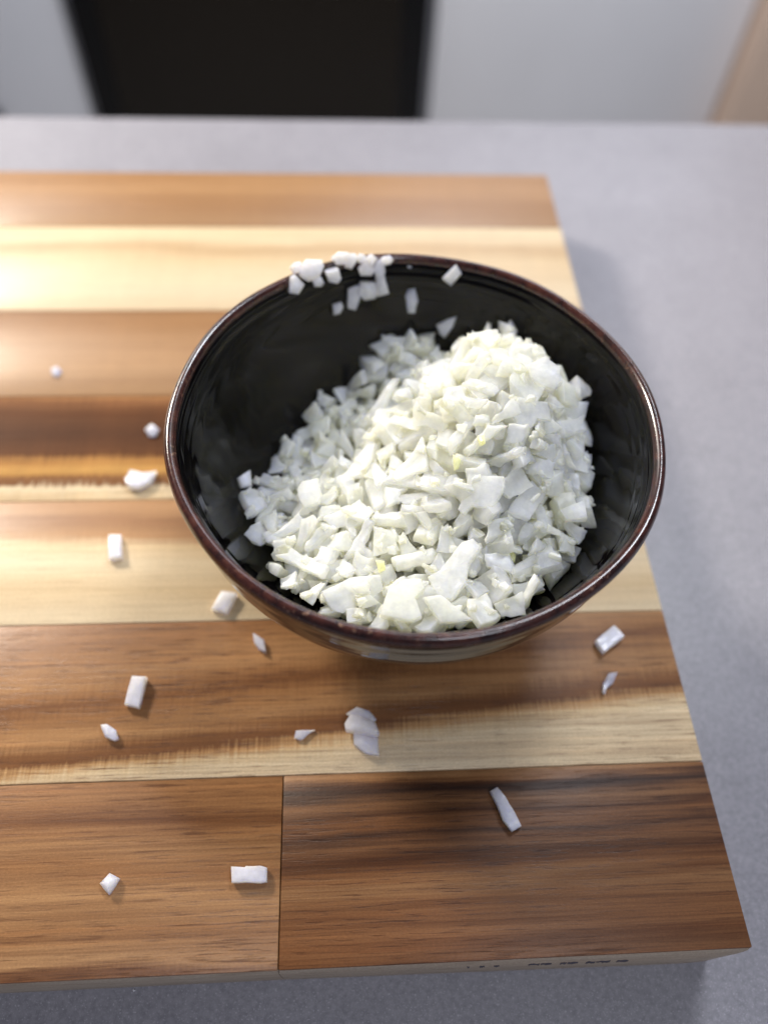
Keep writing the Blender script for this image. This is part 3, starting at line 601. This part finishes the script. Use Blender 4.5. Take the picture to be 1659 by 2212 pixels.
for v, loc, rot in decode(SHOWN):
    o = bpy.data.objects.new('onion_piece', VARIANT[v]); COL.objects.link(o)
    o.location = loc; o.rotation_mode = 'QUATERNION'; o.rotation_quaternion = rot; o.scale = (1.16, 1.16, 1.16)
    tag(o, WORD[v]+' '+zone_word(*picture(loc)), 'onion piece', 'onion pieces heaped in the bowl')
# what lies underneath: the pieces the photo hardly shows
HEAP = np.array([(-.046,-.010,.032),(-.039,.0156,.023),(-.028,.030,.025),(-.012,.041,.030),(0,.046,.039),(.013,.042,.034),(.024,.036,.047),(.034,.031,.049),(.041,.019,.048),(.041,.003,.046),(.037,-.010,.043),(.047,-.013,.037),(.042,-.027,.038),(.032,-.037,.040),(.01,-.045,.042),(-.012,-.043,.041),(-.034,-.033,.037),(-.043,-.022,.033),(.024,.010,.060),(.019,-.004,.056),(0,0,.045),(-.004,.02,.037),(.018,-.02,.048),(-.02,-.015,.037),(-.02,.012,.029),(0,-.025,.044),(.030,-.008,.051),(.010,.026,.045),(.031,.019,.056),(.054,.0,.026),(.053,.018,.027),(.047,.032,.030),(.036,.044,.032),(-.008,.034,.029),(-.05,.01,.018),(.055,-.03,.034),(-.055,-.03,.034),(0,-.056,.045),(.03,-.05,.042),(-.03,-.05,.039),(-.045,.035,.018),(-.02,.055,.024),(.02,.055,.034)])
def _phi(d2): return np.where(d2 > 0, d2*np.log(d2+1e-30), 0)*.5
_n = len(HEAP); _X = HEAP[:, :2]*20
_A = np.zeros((_n+3, _n+3))
_A[:_n, :_n] = _phi(((_X[:, None]-_X[None])**2).sum(-1)) + np.eye(_n)*.004
_A[:_n, _n] = 1; _A[:_n, _n+1:] = _X; _A[_n, :_n] = 1; _A[_n+1:, :_n] = _X.T
_w = np.linalg.solve(_A, np.concatenate([HEAP[:, 2], [0, 0, 0]]))
def heap_top(u, v):
    d = (_X[:, 0]-u*20)**2 + (_X[:, 1]-v*20)**2
    return float(_phi(d) @ _w[:_n] + _w[_n] + _w[_n+1]*u*20 + _w[_n+2]*v*20)
V, F = [], []
def pour(v, M):
    b = len(V); me = VARIANT[v]
    V.extend([tuple(M @ x.co) for x in me.vertices])
    F.extend([[b+i for i in p.vertices] for p in me.polygons])
for v, loc, rot in decode(BURIED):
    pour(v, Matrix.Translation(loc) @ rot.to_matrix().to_4x4())
rr = random.Random(99)
for t in range(1100):
    u, w = rr.uniform(-.055, .055), rr.uniform(-.055, .055)
    z = heap_top(u, w) - rr.uniform(.0055, .0095)
    if z < .012 or math.hypot(u, w) > r_in(z)-.0045: continue
    q = Quaternion((0, 0, 1), rr.uniform(0, 6.28)) @ Quaternion((1, 0, 0), rr.gauss(0, .5))
    pour(rr.randrange(N_VAR), Matrix.Translation(BOWL+Vector((u, w, z))) @ q.to_matrix().to_4x4())
# crumbs and shreds too small to count, lying on the heap
_bt = __import__('mathutils.bvhtree', fromlist=['BVHTree']).BVHTree
SV, SF = list(V), list(F)
for v, loc, rot in decode(SHOWN):
    M = Matrix.Translation(loc) @ rot.to_matrix().to_4x4() @ Matrix.Scale(1.16, 4)
    b = len(SV); SV.extend([tuple(M @ x.co) for x in VARIANT[v].vertices]); SF.extend([[b+i for i in p.vertices] for p in VARIANT[v].polygons])
HEAP_TREE = _bt.FromPolygons(SV, SF)
for t in range(420):
    u, w = rr.uniform(-.05, .05), rr.uniform(-.05, .05)
    if math.hypot(u, w) > .05: continue
    hit = HEAP_TREE.ray_cast(BOWL+Vector((u, w, .09)), Vector((0, 0, -1)))
    if hit[0] is None or math.hypot(hit[0].x-BOWL.x, hit[0].y-BOWL.y) > r_in(min(hit[0].z, .058))-.002: continue
    q = hit[1].to_track_quat('Z', 'Y') @ Quaternion((0, 0, 1), rr.uniform(0, 6.28)) @ Quaternion((1, 0, 0), rr.gauss(0, .4))
    sc = Matrix.Diagonal((rr.uniform(.22, .50), rr.uniform(.22, .42), rr.uniform(.3, .55), 1))
    pour(rr.randrange(N_VAR), Matrix.Translation(hit[0]+hit[1]*.0002) @ q.to_matrix().to_4x4() @ sc)
me = bpy.data.meshes.new('buried_onion'); me.from_pydata(V, [], F)
me.materials.append(M_ON)
for p in me.polygons: p.use_smooth = True
bo = bpy.data.objects.new('buried_onion', me); COL.objects.link(bo)
tag(bo, 'finely chopped onion filling the gaps deep in the heap', 'chopped onion', kind='stuff')

# ------------------------------------------------------------------ pieces that can be told apart
from mathutils.bvhtree import BVHTree
EYE = Vector((0, 0, H))
def chip_mesh(ring, n, t, seed, mat, dome=.16, bev=.0002, curl=0.0):
    """ring: outline points on the lower face; grown along n to thickness t, with a domed, uneven top"""
    rng = random.Random(seed)
    c = sum(ring, Vector())/len(ring)
    # finer outline with a slightly ragged cut
    pts = []
    for a, b in zip(ring, ring[1:]+ring[:1]):
        m = max(1, int((b-a).length/.0016))
        for k in range(m):
            p = a.lerp(b, k/m)
            if k: p += (p-c).normalized()*rng.uniform(-.00012, .00012)
            pts.append(p-c)
    L = max(p.length for p in pts)
    ax = max(pts, key=lambda p: p.length).normalized()
    def lift(p): return n*(curl*(p.dot(ax)/L)**2*L)
    bm = bmesh.new(); rows = []
    tilt = [rng.uniform(-.22, .22) for _ in range(2)]; ay = n.cross(ax)
    for s, h in ((.95, 0), (1.0, .25), (1.0, .80), (.955, 1.0), (.45, 1.0+dome)):
        rows.append([bm.verts.new(p*s + lift(p*s) + n*(t*h*(1+(tilt[0]*p.dot(ax)+tilt[1]*p.dot(ay))/L)) + n*(t*.05*rng.uniform(-1, 1) if h > .5 else 0)) for p in pts])
    for A, B in zip(rows, rows[1:]):
        for j in range(len(A)):
            k = (j+1) % len(A); bm.faces.new((A[j], A[k], B[k], B[j]))
    top = bm.verts.new(n*(t*(1+dome*1.25))); low = bm.verts.new((0, 0, 0))
    for j in range(len(pts)):
        k = (j+1) % len(pts)
        bm.faces.new((rows[-1][j], rows[-1][k], top)); bm.faces.new((rows[0][k], rows[0][j], low))
    bmesh.ops.recalc_face_normals(bm, faces=bm.faces[:])
    me = bm_mesh('onion_piece', bm); me.materials.append(mat)
    for p in me.polygons: p.use_smooth = True
    me.set_sharp_from_angle(angle=math.radians(52))
    return me, c
SEED = [0]
def chip(outline, P, n, t, label, group, mat=M_ONB, cat='onion piece', name='onion_piece', **kw):
    """a piece whose underside lies in the plane through P with normal n"""
    n = n.normalized(); ring = []
    for px, py in outline:
        d = sight(px, py); ring.append(EYE + d*((P-EYE).dot(n)/d.dot(n)))
    ar = sum(((a-P).cross(b-P) for a, b in zip(ring, ring[1:]+ring[:1])), Vector())
    if ar.dot(n) < 0: ring.reverse()
    SEED[0] += 1
    me, c = chip_mesh(ring, n, t, SEED[0]*31, mat, **kw)
    o = bpy.data.objects.new(name, me); COL.objects.link(o); o.location = c
    return tag(o, label, cat, group)
Z = Vector((0, 0, 1))
GB = 'onion bits scattered on the cutting board'
def on_board(outline, t, label, **kw):
    return chip(outline, Vector((0, 0, .0001)), Z, t*.8, label, GB, **kw)
on_board([(112,799),(126,793),(136,804),(125,817),(114,811)], .0008, 'faint tiny onion bit on the tan plank at the far left', dome=.3)
on_board([(315,931),(330,920),(345,931),(337,945),(323,945)], .0014, 'small blurred onion bit on the dark plank touching the left of the bowl')
on_board([(273,1044),(284,1022),(312,1028),(341,1024),(330,1048),(304,1061),(282,1059)], .0028, 'plump white onion piece on the golden stripe left of the bowl')
on_board([(237.5,1160),(265,1161),(267.5,1210),(239,1214)], .0026, 'upright oblong onion piece on the brown stripe left of the bowl')
on_board([(480,1283),(514,1288),(492,1330),(459,1320)], .0026, 'slanted oblong onion piece on the pale plank below the bowl rim')
on_board([(547.5,1371),(572,1386),(576,1413),(560,1405),(550,1390)], .0020, 'narrow onion sliver just below the left front of the bowl')
on_board([(290,1466),(321,1468),(313,1500),(304,1534),(273.5,1526),(281,1495)], .0030, 'tall rectangular onion piece on the brown plank at left', dome=.05)
on_board([(221.5,1570),(235,1568),(254,1580),(259,1599),(250,1603),(231,1595)], .0022, 'small leaf shaped onion bit below the tall rectangular piece')
on_board([(636,1596),(640,1580),(681,1578),(666,1587),(654,1599),(649,1600)], .0012, 'thin pointed onion wedge left of the onion cluster in front of the bowl')
on_board([(748,1544),(770,1530),(798,1539),(813,1557),(806,1564),(785,1558),(762,1553)], .0018, 'thin translucent onion flake at the back of the front cluster')
on_board([(763,1586),(785,1583.5),(817,1596),(819,1635),(790,1631),(764.5,1612)], .0026, 'lower front onion chunk of the cluster in front of the bowl')
chip([(746,1571),(758,1550),(773.5,1551),(788,1559),(813,1569),(821,1591),(813,1596),(788,1591),(762,1586),(748,1583.5)], Vector((at(783, 1572).x, at(783, 1572).y, .0017)), Vector((-.1, .12, 1)), .0028, 'top onion chunk lying across the cluster in front of the bowl', GB)
on_board([(1282,1390),(1322,1356),(1343.5,1381),(1299.5,1416)], .0030, 'tilted rectangular onion piece on the board right of the bowl', dome=.04)
on_board([(1312,1458),(1329.5,1457),(1322,1478),(1307,1490),(1303,1504),(1298.5,1500),(1300.5,1480)], .0014, 'curled papery onion sliver near the right edge of the board', curl=.25)
on_board([(1057,1712),(1072,1703),(1089.5,1724.5),(1107,1754.5),(1123.5,1787),(1103.5,1798.5),(1084.5,1774.5),(1072,1742)], .0024, 'long diagonal onion strip on the dark front plank', dome=.06)
on_board([(501.5,1874.5),(531,1875.5),(533,1873),(565,1872),(578.5,1876),(578.5,1907),(565,1909.5),(532,1908),(503,1909)], .0026, 'wide flat onion rectangle beside the plank joint at the front', dome=.03)
on_board([(218.5,1909.5),(240,1887),(261.5,1898.5),(239,1934.5)], .0016, 'kite shaped onion piece with a raised ridge at front left', dome=.9)

# pieces stuck to the rim and to the inner wall
def on_wall(px, py):
    d = sight(px, py)
    for i in range(1200):
        z = .0612 - i*.00004
        P = EYE + d*((z-H)/d.z); q = P-BOWL; rho = math.hypot(q.x, q.y)
        rad = Vector((q.x, q.y, 0)).normalized()
        if z > .0601:
            if .0585 < rho: return P, (Z*.8-rad*.5)
            continue
        if rho > r_in(min(z, .0589))-.0003:
            s = (r_in(min(z+.002, .0589))-r_in(z-.002))/.004
            return P, (-rad + Z*s)
    return P, Z
def blob(px, py, w, h, seed, k=6, rot=0.0):
    r = random.Random(seed); out = []
    for i in range(k):
        a = 2*math.pi*(i+r.uniform(-.3, .3))/k; m = r.uniform(1.0, 1.45)
        x, y = w/2*m*math.cos(a), h/2*m*math.sin(a)
        out.append((px+x*math.cos(rot)-y*math.sin(rot), py+x*math.sin(rot)+y*math.cos(rot)))
    return out
GW = 'onion bits stuck to the rim and inner wall of the bowl'
def stuck(px, py, w, h, t, label, k=6, rot=0.0, outline=None, seed=None, lift=0.0):
    P, n = on_wall(px, py)
    n = n.normalized()*.75 - sight(px, py).normalized()*.5
    n.normalize()
    return chip(outline or blob(px, py, w, h, seed or int(px*7+py), k, rot), P + n*lift, n, t, label, GW, mat=M_ONB)
stuck(640, 581, 22, 23, .0020, 'leftmost onion bit sitting on top of the back rim')
stuck(635, 614, 28, 36, .0022, 'onion bit just inside the rim, lowest at the left end of the cluster', 5)
stuck(671, 585, 42, 38, .0030, 'largest rounded onion lump on the back left rim', 7)
stuck(686, 608, 24, 20, .0016, 'greyish onion crumb wedged under the large rim lump')
stuck(717, 591, 32, 34, .0026, 'onion chunk right of the large lump on the rim', 5)
stuck(733, 560, 34, 22, .0024, 'pale onion chunk highest on the rim cluster, left one')
stuck(756, 565, 28, 30, .0024, 'creamy onion chunk on the rim crest beside the highest one', 5)
stuck(780, 561, 22, 18, .0018, 'small onion crumb in the middle of the rim crest')
stuck(800, 561, 20, 20, .0018, 'small onion crumb right of the middle of the rim crest', 5)
stuck(835, 560, 20, 17, .0014, 'rightmost small onion crumb of the rim cluster')
stuck(789, 580, 28, 28, .0022, 'onion bit hanging below the middle of the rim crest')
stuck(820, 580, 22, 32, .0020, 'upright onion bit below the right end of the rim crest', 6)
stuck(792, 623, 40, 40, .0026, 'large onion piece low in the cluster on the inner back wall', 6)
stuck(824, 612, 42, 46, .0026, 'square onion piece at the lower right of the rim cluster', 4, .5)
stuck(763, 638, 28, 52, .0018, 'pointed onion shard hanging lowest of the rim cluster', 5)
stuck(728, 664, 22, 26, .0016, 'lone onion crumb on the dark wall below the rim cluster', 5)
stuck(890, 647, 22, 46, .0014, 'slim bluish onion sliver on the back inner wall', 6)
stuck(980, 592, 34, 44, .0022, 'diamond onion piece alone on the back inner wall near the rim', 4, .3)
stuck(884, 576, 9, 5, .0006, 'tiny onion fleck on the inner rim right of the cluster')
stuck(965, 705, 46, 44, .0016, '', outline=[(943, 700), (967, 688), (987, 682), (979, 704), (961, 729), (951, 721)])['label'] = 'three cornered onion shard on the wall above the heap'
stuck(1104, 706, 34, 28, .0018, '', outline=[(1086, 714), (1104, 690), (1119, 716)])['label'] = 'small triangular onion bit on the wall above the heap at right'
stuck(528, 1038, 26, 32, .0018, 'lone squarish onion bit on the shaded left inner wall', 4, .6)

# pieces of the heap with a look of their own
BV, BF = [], []
for o in [x for x in COL.objects if x.get('group') == 'onion pieces heaped in the bowl'] + [bo]:
    M = Matrix.Translation(o.location) @ (o.rotation_quaternion.to_matrix().to_4x4() if o.rotation_mode == 'QUATERNION' else Matrix())
    b = len(BV); BV.extend([M @ v.co for v in o.data.vertices]); BF.extend([[b+i for i in p.vertices] for p in o.data.polygons])
TREE = BVHTree.FromPolygons(BV, BF)
def heap_hit(px, py):
    h = TREE.ray_cast(EYE, sight(px, py).normalized())
    return h[0] if h[0] is not None else at(px, py, .045)
def on_heap(outline, t, label, mat=M_ON, lean=(0, 0), up=.4, sink=.0004, **kw):
    cx = sum(p[0] for p in outline)/len(outline); cy = sum(p[1] for p in outline)/len(outline)
    hits = [heap_hit(cx+(p[0]-cx)*.6, cy+(p[1]-cy)*.6) for p in outline] + [heap_hit(cx, cy)]
    d = sight(cx, cy).normalized()
    near = sorted((h-EYE).dot(d) for h in hits)
    P = EYE + d*(near[len(near)//3]-sink)
    n = -d*.7 + Z*up + RIGHT*lean[0] + UP*lean[1]
    return chip(outline, P, n, t, label, 'onion pieces heaped in the bowl', mat=mat, **kw)
on_heap([(1014.5,1030),(1090,1035),(1092,1058),(1067,1101),(1044,1101),(1021,1098),(1001,1116),(991,1104),(1008,1065)], .0022, 'broad bright white onion slab at the middle right of the heap', lean=(-.2, .1), dome=.05)
on_heap([(693,1279),(755,1248),(821,1242),(827,1276),(764.5,1313),(739.6,1326),(715,1320)], .0020, 'large translucent onion slab low at the front left of the heap', lean=(.1, -.15), dome=.03)
on_heap([(574,1173),(612,1146),(649,1114),(660,1126),(655,1142),(612,1164),(593,1175)], .0018, 'curled onion strip at the left side of the heap', lean=(-.25, .1), curl=.15)
on_heap([(822,1338),(839,1285),(877,1260),(911,1257),(917,1278),(898.5,1298),(912.5,1338),(892,1349)], .0028, 'rough white onion chunk at the front of the heap against the rim', lean=(-.1, .2), dome=.03)
on_heap([(927,1253),(952,1240),(1001,1177),(1024,1170),(1041,1187),(1014.5,1223),(1008,1266),(978,1301),(945,1299)], .0026, 'long ridged onion strip slanting down to the front rim', lean=(-.2, .15), dome=.03)
on_heap([(912,1296),(948.5,1291),(984,1318),(1018,1343),(985,1349),(948.5,1350)], .0024, 'smooth pointed onion wedge under the front rim of the bowl', lean=(.1, .1), dome=.04)
on_heap([(1137,796),(1174,779),(1203,807),(1205,836),(1192,851),(1163,840),(1141,821)], .0034, 'rounded six sided onion chunk at the upper right of the heap', lean=(.1, .1), dome=.12)
on_heap([(1090,785),(1104,744),(1145,739),(1139,770),(1115,796)], .0022, 'upright pointed onion flake topping the back right of the heap', lean=(.3, -.3), up=.1)
on_heap([(791,907),(850,823),(864,823),(822,910),(801,921)], .0022, 'long thin onion stick on the shaded back left of the heap', lean=(-.2, .1))
on_heap([(1101,887),(1115,863),(1145,869),(1178,873),(1187,913),(1156,909),(1145,931),(1115,931)], .0020, 'thin rounded onion layer on the right shoulder of the heap', lean=(.2, .1), dome=.08)
on_heap([(646,1062),(656,1045),(690,1038),(697,1070),(693,1092),(662,1101),(650,1085)], .0026, 'blocky white onion cube at the left middle of the heap', lean=(-.2, .1), dome=.06)
on_heap([(1205,1108),(1258,1088),(1264,1128),(1220,1130)], .0026, 'ribbed onion block at the right foot of the heap', lean=(.1, .2), dome=.06)
for ol, lb in (([(1092,1190),(1105,1187),(1113,1202),(1111,1217),(1090,1216)], 'vivid yellow green onion core bit low on the right of the heap'),
               ([(1030,945),(1044,940),(1048,960),(1036,966)], 'pale yellow onion core bit near the top of the heap'),
               ([(978,984),(995,995),(990,1014),(980,1018)], 'yellow onion core bit between slabs left of the heap top'),
               ([(812,1212),(830,1214),(833,1232),(818,1238)], 'dull yellow onion core bit at the lower middle of the heap')):
    on_heap(ol, .0016, lb, mat=M_YEL, sink=.0006, dome=.2)

# a crumb on the counter in front of the board
q = at(290, 2139, CZ+.0001)
chip([(287, 2138), (290, 2136), (293, 2139), (290, 2142)], q, Z, .0004, 'tiny white crumb on the grey counter before the board', None, mat=M_CAB, cat='crumb', name='crumb')
